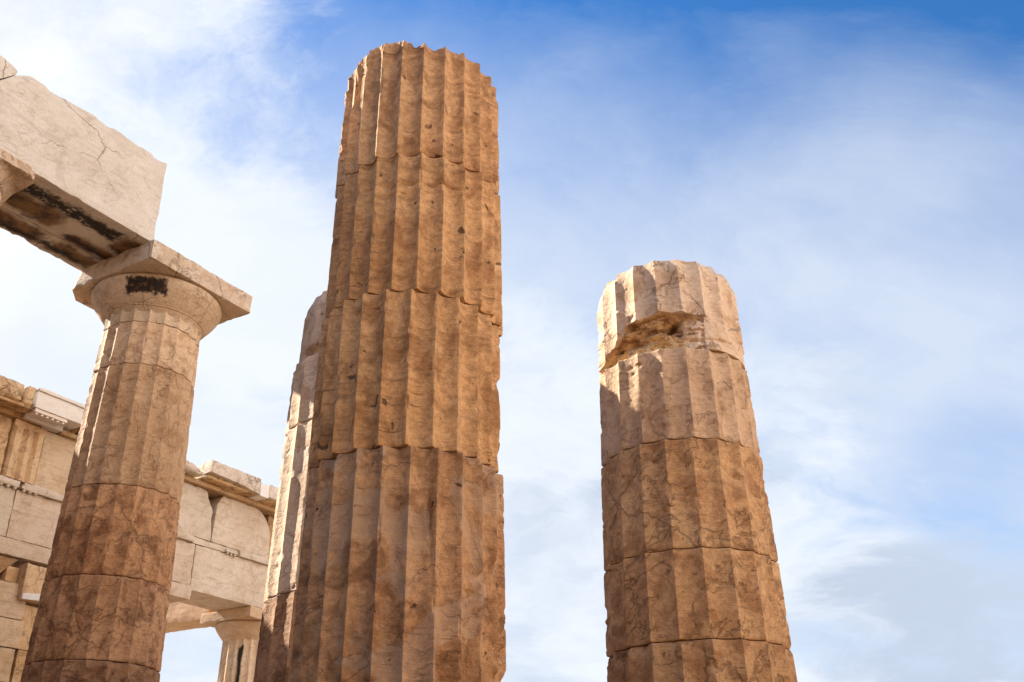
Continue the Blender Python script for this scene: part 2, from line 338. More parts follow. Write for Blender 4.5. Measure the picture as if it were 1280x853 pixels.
# ------------------------------------------------------------------ fluted columns
PER = 16
def drum(name, root, zlo, zhi, prof, phase, mat, seed, dz=0.02, chip=0.016, joint=0.010, shift=(0, 0), drad=0.0, depth=0.068,
         extra=None, NFL=20, fillet=0.0, top_edge=None, bot_edge=None, color=(1, 1, 1), base_ang=0.0, wear=1.0, gap=0.004, arris=1.0):
    """one fluted drum; heights are relative to the eye, phase = angle of one arris, base_ang faces the camera"""
    NA = NFL * PER
    zlo, zhi = zlo + gap, zhi - gap
    n = max(4, int((zhi - zlo) / dz))
    zs = np.linspace(0, 1, n + 1)
    e = min(0.03, 0.2 * (zhi - zlo)) / (zhi - zlo)                       # a few extra rows close to the joints
    zs = np.unique(np.concatenate([zs, [e * .12, e * .3, e * .6, 1 - e * .6, 1 - e * .3, 1 - e * .12]]))
    T, A = np.meshgrid(zs, np.arange(NA) / NA * 2 * np.pi, indexing='ij')
    Z = zlo + T * (zhi - zlo)
    if top_edge is not None: Z = Z + (T ** 3) * top_edge((A - base_ang + np.pi) % (2 * np.pi) - np.pi)
    if bot_edge is not None: Z = Z + ((1 - T) ** 3) * bot_edge((A - base_ang + np.pi) % (2 * np.pi) - np.pi)
    Rr = prof(Z) + drad
    t = ((A - 0) / (2 * np.pi) * NFL) % 1.0 * 2 - 1                       # -1..1 across a flute, +-1 at the arrises
    fl = np.floor(A / (2 * np.pi) * NFL)
    A2 = A + phase
    dirx, diry = np.cos(A2), np.sin(A2)
    base = np.stack([dirx * Rr, diry * Rr, Z], -1)
    nzl = fbm(base * 3.0 + seed * 7.7, 3, seed)
    dep = depth * Rr * np.clip(1 - (np.abs(t) / (1 - fillet)) ** 2.0, 0, 1) ** (0.75 if fillet else 1.0)
    r = Rr - dep
    # chipped arrises
    edge = np.abs(t) ** 7
    side = np.where(t > 0, fl + 1, fl) % NFL
    ch = fbm(np.stack([side * 5.3, side * 2.1 + 0 * Z, Z * 5.0], -1) + seed, 4, seed + 4)
    ch2 = fbm(base * np.array([6, 6, 9.0]) + seed, 4, seed + 8)
    bite = sstep(0.63, 0.72, ch) * chip * 1.3 * (0.5 + ch2) + np.clip(ch2 - 0.62, 0, 1) * chip * 5
    r = r - edge * np.minimum(bite, 0.034) * wear * arris - edge * 0.002
    # general weathering
    r = r + (nzl - 0.5) * 0.009 * wear + (fbm(base * 11 + seed, 4, seed + 2) - 0.5) * 0.006 * wear + (fbm(base * 34 + seed, 3, seed + 6) - 0.5) * 0.0042 * wear
    pit = fbm(base * np.array([9, 9, 16.0]) + 40 + seed, 3, seed + 12)
    r = r - np.clip(pit - 0.68, 0, 1) * 0.10 * wear
    # joints: rounded and spalled edges
    for dist_, sd in ((Z - zlo, 1), (zhi - Z, 2)):
        cn = fbm(np.stack([dirx * 3.2, diry * 3.2, 0 * Z + sd * 9.0 + seed], -1), 4, seed + 20 + sd)
        spall = np.clip(cn - 0.60, 0, 1) * 0.40
        r = r - np.exp(-np.clip(dist_, 0, 9) / 0.008) * joint * 0.8 - np.exp(-(np.clip(dist_, 0, 9) / (0.012 + spall * 0.5)) ** 2) * (spall * 0.32) * wear
    delta = np.degrees((A2 - base_ang + np.pi) % (2 * np.pi) - np.pi)     # 0 faces the camera, positive to the right in the picture
    if extra is not None: r, Z = extra(r, Z, delta, t, base, Rr)
    P = np.stack([dirx * r + shift[0], diry * r + shift[1], Z + EYE], -1)
    rows = len(zs); nv = rows * NA
    idx = np.arange(nv).reshape(rows, NA); nx = np.roll(idx, -1, axis=1)
    quads = np.stack([idx[:-1], nx[:-1], nx[1:], idx[1:]], -1).reshape(-1, 4)
    Vv = P.reshape(-1, 3)
    # caps: one inner ring and a centre
    caps = []; faces = [quads]
    for k, up in ((0, False), (rows - 1, True)):
        ring = P[k]; c = ring.mean(0)
        inner = c + (ring - c) * 0.55
        if up: inner[:, 2] += (fbm(inner * 5 + seed, 3, seed) - 0.5) * 0.05 - 0.02
        a = len(Vv); Vv = np.concatenate([Vv, inner, c[None]])
        i0 = idx[k]; i1 = np.roll(i0, -1); j0 = a + np.arange(NA); j1 = np.roll(j0, -1)
        q = np.stack([i0, i1, j1, j0], -1); tr = np.stack([j0, j1, np.full(NA, a + NA)], -1)
        if not up: q = q[:, ::-1]; tr = tr[:, ::-1]
        faces += [q, tr]
    return mesh_obj(name, Vv, faces, mat, root, 0.62, color)

def lathe(name, pts, mat, root, n=96, seed=0, amp=0.004, color=(1, 1, 1), warp=None):
    pts = np.array(pts, dtype=float)
    A = np.arange(n) / n * 2 * np.pi
    Rr, Z = np.meshgrid(pts[:, 0], np.ones(n), indexing='ij')[0], np.repeat(pts[:, 1][:, None], n, 1)
    P = np.stack([Rr * np.cos(A), Rr * np.sin(A), Z], -1)
    k = 1 + (fbm(P * 4 + seed, 4, seed) - 0.5) * amp * 6 + (fbm(P * 22 + seed, 3, seed) - 0.5) * amp
    P[..., 0] *= k; P[..., 1] *= k
    if warp is not None: P = warp(P)
    m = len(pts); idx = np.arange(m * n).reshape(m, n); nx = np.roll(idx, -1, 1)
    q = np.stack([idx[:-1], nx[:-1], nx[1:], idx[1:]], -1).reshape(-1, 4)
    Vv = np.concatenate([P.reshape(-1, 3), [[0, 0, pts[0, 1]], [0, 0, pts[-1, 1]]]])
    c0, c1 = m * n, m * n + 1
    t0 = np.stack([nx[0], idx[0], np.full(n, c0)], -1); t1 = np.stack([idx[-1], nx[-1], np.full(n, c1)], -1)
    return mesh_obj(name, Vv, [q, t0, t1], mat, root, 0.5, color)

def interp(zs, rs): return lambda Z: np.interp(Z, zs, rs)
prof_doric = interp([-1.7, 1.0, 1.82, 2.74, 4.23, 4.85, 5.33, 6.42, 7], [0.785, 0.757, 0.74, 0.717, 0.678, 0.662, 0.648, 0.612, 0.60])
prof_A = interp([-1.7, 0.5, 0.9, 2.1, 3.3, 5.4], [0.66, 0.625, 0.618, 0.608, 0.605, 0.592])
def facing(P): return math.atan2(-P.y, -P.x)

# --- the tall column in the middle
fa = facing(PA)
colA = thing('fluted_column', 'tallest fluted column, honey-brown, broken off with no capital, in the middle', 'column', PA)
right = Vector((math.cos(R(-6.5)), -math.sin(R(-6.5)), 0))
def A_top(D):
    d = np.degrees(D)
    return 0.05 * (fbm(np.stack([np.cos(D) * 4, np.sin(D) * 4, 0 * D], -1), 4, 3) - 0.5) - 0.10 * np.clip(fbm(np.stack([np.cos(D) * 9, np.sin(D) * 9, 0 * D], -1), 3, 6) - 0.52, 0, 1) - 0.07 * sstep(55, 85, np.abs(d)) * (d > 0) - 0.03 * sstep(50, 70, -d)
def A_upper(r, Z, d, t, base, Rr):
    for zc, a0, a1, dp in ((4.20, -60, 30, .006), (3.99, -50, 62, .010), (3.93, -70, 25, .012), (4.06, -40, 15, .005)):
        wob = (fbm(base * 4 + zc * 9, 3, 5) - 0.5) * 0.05
        r = r - dp * np.exp(-((Z - zc - wob) / 0.008) ** 2) * (d > a0) * (d < a1)
    r = r - 0.030 * sstep(5.16, 5.30, Z) ** 2 * (0.4 + 1.2 * fbm(base * 7, 3, 77)) * (np.abs(t) > .55)
    # bites at the left rim and along the right-hand side
    r = r - 0.05 * np.exp(-((Z - 5.0) / 0.16) ** 2 - ((d + 62) / 10) ** 2) * (np.abs(t) > .3)
    for zc, w_, dp in ((4.9, .05, .018), (4.55, .02, .02), (4.33, .04, .025), (3.75, .03, .016)):
        r = r - dp * np.exp(-((Z - zc) / w_) ** 2) * sstep(62, 80, d) * sstep(130, 100, d)
    return r, Z
def A_mid(r, Z, d, t, base, Rr):
    r = r - 0.045 * np.exp(-((Z - 2.22) / 0.10) ** 2) * sstep(68, 84, d) * sstep(140, 110, d)
    r = r - 0.02 * np.exp(-((Z - 2.75) / 0.06) ** 2) * sstep(60, 76, d) * sstep(140, 110, d)
    return r, Z
def A_low(r, Z, d, t, base, Rr):
    # long crack and lost arris down the right-hand flutes
    cr = 46 + 5 * (fbm(np.stack([Z * 3, 0 * Z, 0 * Z], -1), 3, 8) - .5) * 2
    r = r - 0.02 * np.exp(-((d - cr) / 1.3) ** 2) * sstep(1.45, 1.2, Z) * sstep(.2, .8, Z)
    r = r - 0.016 * np.exp(-((d - 14 + 6 * (Z - 1.6)) / 1.2) ** 2) * sstep(1.15, 1.3, Z) * sstep(1.95, 1.8, Z)
    r = r - 0.012 * np.exp(-((d + 38 - 5 * np.sin(Z * 5)) / 1.0) ** 2) * sstep(1.0, 1.1, Z) * sstep(1.75, 1.6, Z)
    r = r - 0.05 * sstep(.60, .72, fbm(base * 5 + 3, 4, 31)) * np.abs(t) ** 2 * sstep(25, 50, d)
    return r, Z
SA = 1.0
def drumA(z0, z1, phase, mat, seed, extra=None, **kw):
    ex = (lambda r, Z, d, t, base, Rr: (lambda q: (q[0], q[1] * SA))(extra(r, Z / SA, d, t, base, Rr))) if extra else None
    return drum('drum', colA, z0 * SA, z1 * SA, lambda Z: prof_A(Z / SA) * SA, fa + R(phase), M[mat], seed, extra=ex, base_ang=fa, NFL=24, fillet=.08, depth=.086, **{'wear': .62, 'chip': .022, **kw})
drumA(4.235, 5.305, 0, 'honey', 1, dz=0.013, extra=A_upper, top_edge=A_top, shift=tuple((right * 0.006)[:2]), joint=0.006, color=(1.12, 1.1, 1.1))
drumA(3.165, 4.235, .2, 'honey', 2, dz=0.013, extra=A_upper, shift=tuple((right * 0.016)[:2]), joint=.006, color=(1.12, 1.10, 1.06))
drumA(2.12, 3.165, -.5, 'honey', 3, dz=0.013, extra=A_mid, shift=tuple((right * -0.006)[:2]), drad=.002, joint=.006, color=(1.08, 1.06, 1.02))
drumA(0.72, 2.12, 1.3, 'honey_worn', 4, dz=0.013, extra=A_low, shift=tuple((right * 0.008)[:2]), wear=.8, joint=0.007, drad=.006, color=(1.05, 1.03, 1.0))
drumA(-0.5, 0.72, 1.0, 'honey_worn', 5, dz=0.05)
drumA(-1.5, -0.5, 0, 'honey_worn', 6, dz=0.05)

# --- the right-hand column with the broken, pale top
fb = facing(PB)
colB = thing('fluted_column', 'shorter fluted column at the right, pale broken top drum over a deep ragged notch', 'column', PB)
def B_top_edge(D):
    d = np.degrees(D)
    return 0.05 * (fbm(np.stack([np.cos(D) * 3, np.sin(D) * 3, 0 * D], -1), 4, 13) - 0.5) - 0.03 * sstep(35, 70, d)
def B_top(r, Z, d, t, base, Rr):
    # rounded, worn upper rim
    r = r - 0.075 * sstep(4.64, 4.90, Z) ** 2 * (0.5 + 0.5 * sstep(20, 60, np.abs(d)))
    n = fbm(base * 5 + 2, 4, 41) - 0.5
    up = np.interp(d, [-95, -75, -58, -42, -33, -20, -2, 20, 32, 60], [3.96, 3.99, 4.05, 4.13, 4.235, 4.245, 4.27, 4.285, 4.26, 4.1]) + n * 0.12
    D = np.interp(d, [-110, -85, -66, -35, -5, 12, 24, 40], [0, 0.06, 0.12, 0.13, 0.115, 0.08, 0.03, 0.0])
    k = sstep(up + 0.006, up - 0.006, Z)
    inner = 0.55 + 0.45 * sstep(up - 0.02, up - 0.12, Z)
    q1 = fbm(base * np.array([4, 4, 13.0]) + 4, 3, 43); rough = 0.17 * (np.floor(q1 * 8) / 8 - 0.5) + 0.05 * (q1 - .5) + 0.05 * (fbm(base * 18 + 4, 4, 44) - 0.5)
    flat = Rr * (1 - 0.028)
    r = np.where(k > 0, r * (1 - k) + k * (flat - D * inner + rough * (D > 0.02)), r)
    r = r - 0.16 * np.exp(-(((d - 5) / 5.5) ** 2 + ((Z - 4.17 - 0.006 * (d - 5)) / 0.04) ** 2) ** 2)      # dark hole
    r = r - 0.018 * np.exp(-((Z - 4.03 - 0.05 * (fbm(base * 4, 3, 47) - .5)) / 0.012) ** 2) * sstep(8, 16, d) * sstep(62, 45, d)
    # the right part of the drum is bulging broken stone without flutes
    return r, Z
def B_mid(r, Z, d, t, base, Rr):
    r = r - 0.05 * sstep(.58, .70, fbm(base * 4 + 9, 4, 33)) * sstep(15, 40, d) * sstep(3.0, 2.7, Z)
    return r, Z
hB = dict(base_ang=fb, depth=.055)
def rust(w, oc, col):
    c = (math.cos(fb), math.sin(fb), 0); s_ = (-math.sin(fb), math.cos(fb), 0)
    n, nc = w.noise(w.vmath('MULTIPLY', oc, (1, 1, 3.0)), 5.0, 6, .65)
    x = w.vmath('DOT_PRODUCT', oc, s_); z = w.math('SUBTRACT', w.sep(oc)[2], EYE)
    top = w.math('ADD', 4.27, w.math('MINIMUM', w.math('MULTIPLY', w.math('ADD', x, 0.38), 0.45), 0.06))
    k = w.math('MULTIPLY', w.ramp(w.math('SUBTRACT', z, w.math('ADD', top, w.math('MULTIPLY', w.math('SUBTRACT', n, .5), .12))), .02, -.03), w.ramp(w.math('ADD', x, w.math('MULTIPLY', n, .2)), .36, .12))
    k = w.math('MULTIPLY', k, w.ramp(w.vmath('LENGTH', w.vmath('MULTIPLY', oc, (1, 1, 0))), .655, .60))
    c2 = w.mix(w.ramp(n, .44, .60), (.58, .38, .18), (.20, .09, .03))
    c2 = w.mix(w.ramp(w.math('ADD', z, w.math('MULTIPLY', n, .12)), 4.13, 4.07), c2, (.64, .48, .27))
    col = w.mix(w.math('MULTIPLY', k, .9), col, c2)
    st, _ = w.noise(w.vmath('MULTIPLY', oc, (1, 1, .06)), 30, 2, .5)           # pale drips
    return w.mix(w.math('MULTIPLY', w.math('MULTIPLY', k, w.ramp(st, .60, .66)), w.ramp(z, 4.10, 4.0)), col, (.74, .66, .55))
M['broken_top'] = stone('broken_pale_marble', (0.68, 0.53, 0.40), (0.62, 0.455, 0.315), (0.46, 0.29, 0.17), vein=0.5, vscale=1.5, band=0.3, pits=0.3, veincol=(0.10, 0.05, 0.025), grain=.25, crust=rust)
drum('drum', colB, 3.925, 4.875, prof_doric, fb + R(-6), M['broken_top'], 11, dz=0.007, extra=B_top, top_edge=B_top_edge, joint=0.002, wear=1.1, color=(1.12, 1.10, 1.06), **hB)
drum('drum', colB, 3.07, 3.925, prof_doric, fb + R(-6.5), M['pale_col'], 12, dz=0.013, color=(.96, .86, .74), joint=0.007, drad=-.004, **hB)
drum('drum', colB, 2.14, 3.07, prof_doric, fb + R(-9), M['veined'], 13, dz=0.013, extra=B_mid, color=(1.1, 1.08, 1.04), **hB)
drum('drum', colB, 1.44, 2.14, prof_doric, fb + R(-9.5), M['veined'], 14, dz=0.013, color=(1.06, 1.02, .97), **hB)
drum('drum', colB, 0.4, 1.44, prof_doric, fb + R(-9), M['veined'], 15, dz=0.013, color=(.9, .84, .78), **hB)
drum('drum', colB, -1.7, 0.4, prof_doric, fb + R(-9), M['veined'], 16, dz=0.05, **hB)

# --- the column half hidden behind the tall one
fe = facing(PE)
colE = thing('fluted_column', 'column mostly hidden behind the tallest one, only its sunlit left flank showing', 'column', PE)
def E_top_edge(D):
    d = np.degrees(D); return 0.05 * (fbm(np.stack([np.cos(D) * 3, np.sin(D) * 3, 0 * D], -1), 4, 23) - 0.5) - 0.05 * sstep(40, 90, -d)
def E_top(r, Z, d, t, base, Rr):
    r = r - 0.09 * sstep(5.15, 5.55, Z) ** 2
    r = r - 0.075 * sstep(4.86, 4.78, Z + 0.05 * (fbm(base * 5, 3, 3) - .5)) * sstep(-80, -60, d) * sstep(-5, -30, d)
    flat = Rr * .965 + (fbm(base * 6, 4, 61) - .5) * .03
    return np.where(d < 0, np.minimum(r, r * .2 + .8 * flat), r), Z
hE = dict(base_ang=fe, depth=.042)
drum('drum', colE, 4.70, 5.55, prof_doric, fe + R(1), M['pale_col'], 21, dz=0.02, extra=E_top, top_edge=E_top_edge, wear=1.5, color=(.93, .86, .8), drad=-.03, **hE)
drum('drum', colE, 3.93, 4.70, prof_doric, fe + R(1), M['pale_col'], 22, dz=0.02, color=(1.06, 1.0, .93), joint=.02, **hE)
drum('drum', colE, 2.2, 3.93, prof_doric, fe + R(1), M['pale_col'], 23, dz=0.02, color=(1.06, 1.0, .93), joint=.012, wear=.8, **hE)
drum('drum', colE, 0.6, 2.2, prof_doric, fe + R(1), M['brown_veined'], 24, dz=0.03, wear=.9, color=(1.25, 1.2, 1.15), **hE)
drum('drum', colE, -1.7, 0.6, prof_doric, fe + R(1), M['brown_veined'], 25, dz=0.06, **hE)

# --- capitals
def capital_stain(black):
    def f(w, oc, col):
        for az0, z0, wx, wz in black:
            # a crust patch on the flank that faces direction az0 (object frame), hanging in teeth below the abacus
            c = (math.cos(az0), math.sin(az0), 0); s = (-math.sin(az0), math.cos(az0), 0)
            n = w.vmath('SUBTRACT', w.noise(w.vmath('MULTIPLY', oc, (1, 1, .35)), 16, 3, .6)[1], (.5, .5, .5)); nx, ny, nz_ = w.sep(n)
            a = w.math('ADD', w.vmath('DOT_PRODUCT', oc, s), w.math('MULTIPLY', nx, 0.14))
            h = w.math('ADD', w.math('SUBTRACT', w.sep(oc)[2], z0), w.math('MULTIPLY', ny, 0.13))
            front = w.ramp(w.vmath('DOT_PRODUCT', oc, c), 0.2, 0.3)
            k = w.math('MULTIPLY', w.ramp(w.math('ABSOLUTE', a), wx + .03, wx - .02), w.ramp(w.math('ABSOLUTE', h), wz + .025, wz - .015))
            k = w.math('MULTIPLY', k, front)
            nn, _ = w.noise(oc, 18, 4, .6)
            col = w.mix(w.math('MULTIPLY', k, .97), col, w.mix(w.ramp(nn, .46, .66), (.010, .006, .005), (.13, .065, .03)))
        return col
    return f
M['capC'] = stone('capital_marble', (0.66, 0.50, 0.35), (0.58, 0.41, 0.26), (0.46, 0.29, 0.15), vein=.35, vscale=1.6, band=.2, mottle=.6, pits=.15, veincol=(.15, .08, .04),
                  crust=capital_stain([(facing(PC) + R(-13), 6.60 + EYE, 0.25, 0.085)]))
M['capD'] = stone('stained_capital_marble', (0.66, 0.50, 0.38), (0.58, 0.41, 0.29), (0.46, 0.29, 0.17), vein=.35, vscale=1.6, band=.2, mottle=.6, pits=.15,
                  crust=capital_stain([(facing(PD) + R(30), 6.62 + EYE, 0.42, 0.075)]))
M['abacus'] = stone('abacus_marble', (0.66, 0.54, 0.42), (0.59, 0.45, 0.325), (0.45, 0.30, 0.19), vein=.5, vscale=1.3, band=.35, mottle=.8, pits=.25, veincol=(.09, .045, .025))

def capital(root, P, mat, ztop, k, seed, broken, flake=False, slab=None):
    """echinus (with annulets) and abacus; k scales the whole, ztop = top of the abacus above the eye"""
    cap = bpy.data.objects.new('capital', None); link(cap, root)
    z = lambda d: ztop - d * k + EYE
    pts = [(.575 * k, z(.72)), (.60 * k, z(.70)), (.618 * k, z(.665)), (.630 * k, z(.655)), (.626 * k, z(.645)), (.648 * k, z(.635)), (.645 * k, z(.625)), (.665 * k, z(.612)),
           (.705 * k, z(.56)), (.752 * k, z(.50)), (.795 * k, z(.44)), (.828 * k, z(.385)), (.846 * k, z(.34)), (.848 * k, z(.315)), (.835 * k, z(.285)), (.80 * k, z(.268))]
    lathe('echinus', pts, mat, cap, 128, seed, 0.002)
    def wp(Pp, S):
        if flake:
            Pp = Pp.copy()
            r_ = np.hypot(Pp[:, 0], Pp[:, 1]); lim = 1.14 + .08 * (fbm(Pp * 5, 3, seed) - .5)
            f_ = np.where(r_ > lim, lim / np.maximum(r_, .1) * .85 + .15, 1.0); Pp[:, 0] *= f_; Pp[:, 1] *= f_
            Pp[:, 2] += (1 - S[:, 2]) * (.16 * sstep(.84, .95, r_) + .03 * (fbm(Pp * 9, 3, seed) - .5))
        if broken:
            # the corner towards the back left is broken away in a slanting, rounded face
            q = (-Pp[:, 0] + Pp[:, 1]) / 1.414 + 0.05 * (fbm(Pp * 5, 4, seed) - .5) * 2 - (Pp[:, 2] - z(0)) * -0.35
            lim = 0.98 * k
            ex = np.clip(q - lim, 0, 9)
            Pp = Pp.copy(); Pp[:, 0] += ex * .72; Pp[:, 1] -= ex * .72
        return Pp
    ab = rough_block('abacus', -.872 * k, .872 * k, -.872 * k, .872 * k, z(.27), z(0), slab or M['abacus'], cap, 0.028, 0.014, 0.004, seed + 1, wp)
    ab.rotation_euler = (0, 0, FRAME_RZ)
    return cap

fc = facing(PC)
colC = thing('fluted_column', 'left-hand fluted column with its capital, black crust patch below the abacus', 'column', PC)
hC = dict(base_ang=fc, depth=.047)
def C_neck(r, Z, d, t, base, Rr):
    return r, Z
drum('necking', colC, 6.17, 6.405, prof_doric, fc + R(-7), M['capC'], 31, dz=.02, joint=.004, wear=.5, chip=.01, **hC)
drum('drum', colC, 5.56, 6.17, prof_doric, fc + R(-7), M['pale_col'], 32, dz=.02, color=(1.0, .88, .73), wear=.8, **hC)
drum('drum', colC, 3.96, 5.56, prof_doric, fc + R(-7.3), M['pale_col'], 33, dz=.02, color=(.80, .65, .48), wear=.9, **hC)
drum('drum', colC, 2.88, 3.96, prof_doric, fc + R(-7), M['brown_veined'], 34, dz=.02, wear=1.0, color=(1.50, 1.42, 1.28), **hC)  # drums darken downwards: brown patina, with less light put into the colour
drum('drum', colC, 1.95, 2.88, prof_doric, fc + R(-7.5), M['brown_veined'], 35, dz=.02, color=(1.22, 1.15, 1.07), **hC)
drum('drum', colC, 0.9, 1.95, prof_doric, fc + R(-7), M['brown_veined'], 36, dz=.02, color=(.88, .82, .8), **hC)
drum('drum', colC, -1.7, 0.9, prof_doric, fc + R(-7), M['brown_veined'], 37, dz=.06, **hC)
capital(colC, PC, M['capC'], 7.03, 1.0, 51, True)

fd = facing(PD)
colD = thing('fluted_column', 'stained capital cut by the left edge, its column below the near end of the beam', 'column', PD)
hD = dict(base_ang=fd)
drum('necking', colD, 6.17, 6.405, prof_doric, fd, M['capD'], 71, dz=.02, joint=.004, wear=.5, **hD)
for i, (a, b) in enumerate(((5.0, 6.17), (3.4, 5.0), (1.7, 3.4), (0, 1.7), (-1.7, 0))):
    drum('drum', colD, a, b, prof_doric, fd, M['brown_veined'], 72 + i, dz=.05, **hD)
capital(colD, PD, M['capD'], 7.03, 1.0, 55, True, True, slab=M['pale_col'])

fg = facing(PG)
colG = thing('fluted_column', 'small far column under the corner of the ruined wing, black streak down its flutes', 'column', PG)
prof_G = interp([-1.7, 3.8], [0.58, 0.465])
def g_streak(w, oc, col):
    s = (-math.sin(fg - R(14)), math.cos(fg - R(14)), 0); c = (math.cos(fg - R(14)), math.sin(fg - R(14)), 0)
    n, nc = w.noise(w.vmath('MULTIPLY', oc, (1, 1, .25)), 9, 4, .6)
    a = w.math('ADD', w.vmath('DOT_PRODUCT', oc, s), w.math('MULTIPLY', w.math('SUBTRACT', n, .5), .12))
    k = w.math('MULTIPLY', w.ramp(w.math('ABSOLUTE', a), .065, .02), w.ramp(w.vmath('DOT_PRODUCT', oc, c), .1, .2))
    k = w.math('MULTIPLY', k, w.ramp(w.math('ADD', w.sep(oc)[2], w.math('MULTIPLY', n, .2)), 3.70 + EYE, 3.64 + EYE))
    return w.mix(w.math('MULTIPLY', k, .97), col, (.012, .008, .006))
M['gshaft'] = stone('streaked_wing_marble', (0.66, 0.50, 0.35), (0.58, 0.41, 0.26), (0.46, 0.29, 0.15), vein=.2, vscale=1.6, band=.2, mottle=.6, pits=.15, crust=g_streak)
hG = dict(base_ang=fg)
drum('drum', colG, 2.2, 3.72, prof_G, fg + R(-9), M['gshaft'], 81, dz=.04, wear=.6, **hG)
drum('drum', colG, 0.2, 2.2, prof_G, fg + R(-9), M['gshaft'], 82, dz=.06, wear=.6, **hG)
drum('drum', colG, -1.7, 0.2, prof_G, fg + R(-9), M['gshaft'], 83, dz=.06, wear=.6, **hG)
M['capG'] = stone('wing_capital_marble', (0.62, 0.46, 0.31), (0.54, 0.37, 0.22), (0.42, 0.26, 0.13), vein=.1, band=.2, mottle=.6, pits=.1)
capital(colG, PG, M['capG'], 4.236, 0.75, 57, False, slab=M['capG'])

# ------------------------------------------------------------------ the beam on the two capitals
def frame_thing(name, label, cat): return thing(name, label, cat, PC, FRAME_RZ)
beam = frame_thing('architrave_beam', 'thick pale marble beam at upper left, cracked face, black crust underneath, resting on two capitals', 'stone beam')
def beam_end(u): return -0.05 * sstep(-1.8, -2.8, u) - 0.36 * sstep(-2.86, -3.30, u)
def beam_warp(P, S):
    P = P.copy()
    top = sstep(.55, 1, S[:, 2]); u = P[:, 0].copy()
    P[:, 2] += top * (-0.02 + 0.09 * (fbm(np.stack([u * 1.7, 0 * u, 0 * u], -1), 4, 5) - .5) * sstep(-1.0, -1.5, u) + beam_end(u))
    # chips out of the upper edge
    P[:, 1] += sstep(.9, 1, S[:, 2]) * (S[:, 1] < .3) * 0.05 * sstep(.55, .75, fbm(np.stack([u * 4, 0 * u, 0 * u], -1), 3, 15))
    e = sstep(.9, 1, S[:, 0])
    P[:, 0] += e * (0.05 * (fbm(P * np.array([1, 4, 4]), 4, 9) - .5) + 0.10 * sstep(.25, .5, S[:, 1]) * sstep(.75, .4, S[:, 2]))
    # hollow where the lower edge has flaked
    P[:, 2] += (1 - sstep(0, .1, S[:, 2])) * (S[:, 1] < .15) * 0.014 * sstep(.56, .66, fbm(np.stack([u * 3, 0 * u, 0 * u], -1), 3, 25))
    return P
zb0, zb1 = 7.034 + EYE, 8.31 + EYE
rough_block('front_slab', -4.05, -0.80, -0.775, 0.13, zb0, zb1, M['beam'], beam, .04, .016, .007, 91, beam_warp)
rough_block('rear_slab', -4.05, -0.84, 0.15, 0.585, zb0, zb1 - .05, M['beam'], beam, .05, .03, .012, 92, beam_warp)
block = frame_thing('stone_block', 'broken block lying on the left end of the long beam, cut by the picture edge', 'stone block')
def blk_warp(P, S):
    P = P.copy(); u = P[:, 0].copy(); v = P[:, 1].copy(); top = S[:, 2]
    n = 0.06 * (fbm(np.stack([u * 3, v * 3, 0 * u], -1), 4, 3) - .5)
    zt = 8.20 + EYE + n + 0.06 * sstep(-2.98, -3.2, u) + 0.0
    zl = 8.315 + EYE + beam_end(u) + 0.012 - .02
    P[:, 2] = zl + (np.maximum(zt, zl + .03) - zl) * top
    return P
rough_block('upper_stone', -4.3, -3.01, -0.77, 0.5, 7.9 + EYE, 8.31 + EYE, M['beam'], block, .05, .02, .008, 93, blk_warp)

# ------------------------------------------------------------------ the ruined wing behind
wing = frame_thing('ruined_wing', 'ruined marble wing in the left background with triglyph frieze, broken cornice and wall below', 'building')
VF = 3.70                     # face of architrave and frieze
def wb(name, u0, u1, z0, z1, mat='wing', v0=VF, v1=VF + .9, **kw):
    kw.setdefault('res', .05); kw.setdefault('chip', .013); kw.setdefault('amp', .006)
    return rough_block(name, u0, u1, v0, v1, z0 + EYE, z1 + EYE, M[mat] if isinstance(mat, str) else mat, wing, **kw)
def bounds(left=None, right=None, top=None):
    """moves the side or upper faces of a stone to an outline given over height or length"""
    def f(P, S):
        P = P.copy(); z = P[:, 2] - EYE
        if left is not None: P[:, 0] += (1 - S[:, 0]) * np.interp(z, *left)
        if right is not None: P[:, 0] += S[:, 0] * np.interp(z, *right)
        if top is not None: P[:, 2] += sstep(0, 1, S[:, 2]) * np.interp(P[:, 0], *top)
        return P
    return f
# architrave
wb('architrave', -14.0, .845, 4.315, 5.055, seed=101)
wb('architrave', .857, 4.43, 4.315, 5.055, seed=102, color=(1.0, .95, .92))
wb('architrave', 4.44, 7.2, 4.24, 5.055, seed=103, color=(1.05, 1.04, 1.03))
wb('fascia', -14.0, 4.46, 4.06, 4.306, v0=VF - .02, seed=104, chip=.015, color=(.97, .93, .9))
# taenia with regulae and guttae
def taenia(u0, u1, chip=.02, **kw): return wb('taenia', u0, u1, 5.06, 5.175, v0=VF - .06, v1=VF + .5, res=.04, chip=chip, **kw)
taenia(-14.0, .86, seed=111); taenia(.93, 1.9, seed=112, big=.03); taenia(5.46, 7.0, seed=113, chip=.012); taenia(3.4, 4.35, seed=114, big=.04)
wb('taenia', 4.35, 5.46, 5.06, 5.17, v0=VF - .004, v1=VF + .5, seed=115, color=(1.05, 1.04, 1.03))
def gutta_row(u0, u1, n):
    rg = wb('regula', u0, u1, 5.075, 5.12, v0=VF - .055, v1=VF + .05, res=.03, chip=.004, seed=int(u0 * 10) + 120)
    for k in range(n):
        u = u0 + .05 + (u1 - u0 - .1) * k / (n - 1)
        o = lathe('gutta', [(.018, 5.03 + EYE), (.028, 5.035 + EYE), (.024, 5.07 + EYE)], M['wing'], rg, 12)
        o.location = (u, VF - .028, 0)
gutta_row(.40, .85, 4); gutta_row(.90, 1.20, 3); gutta_row(5.12, 5.40, 3)
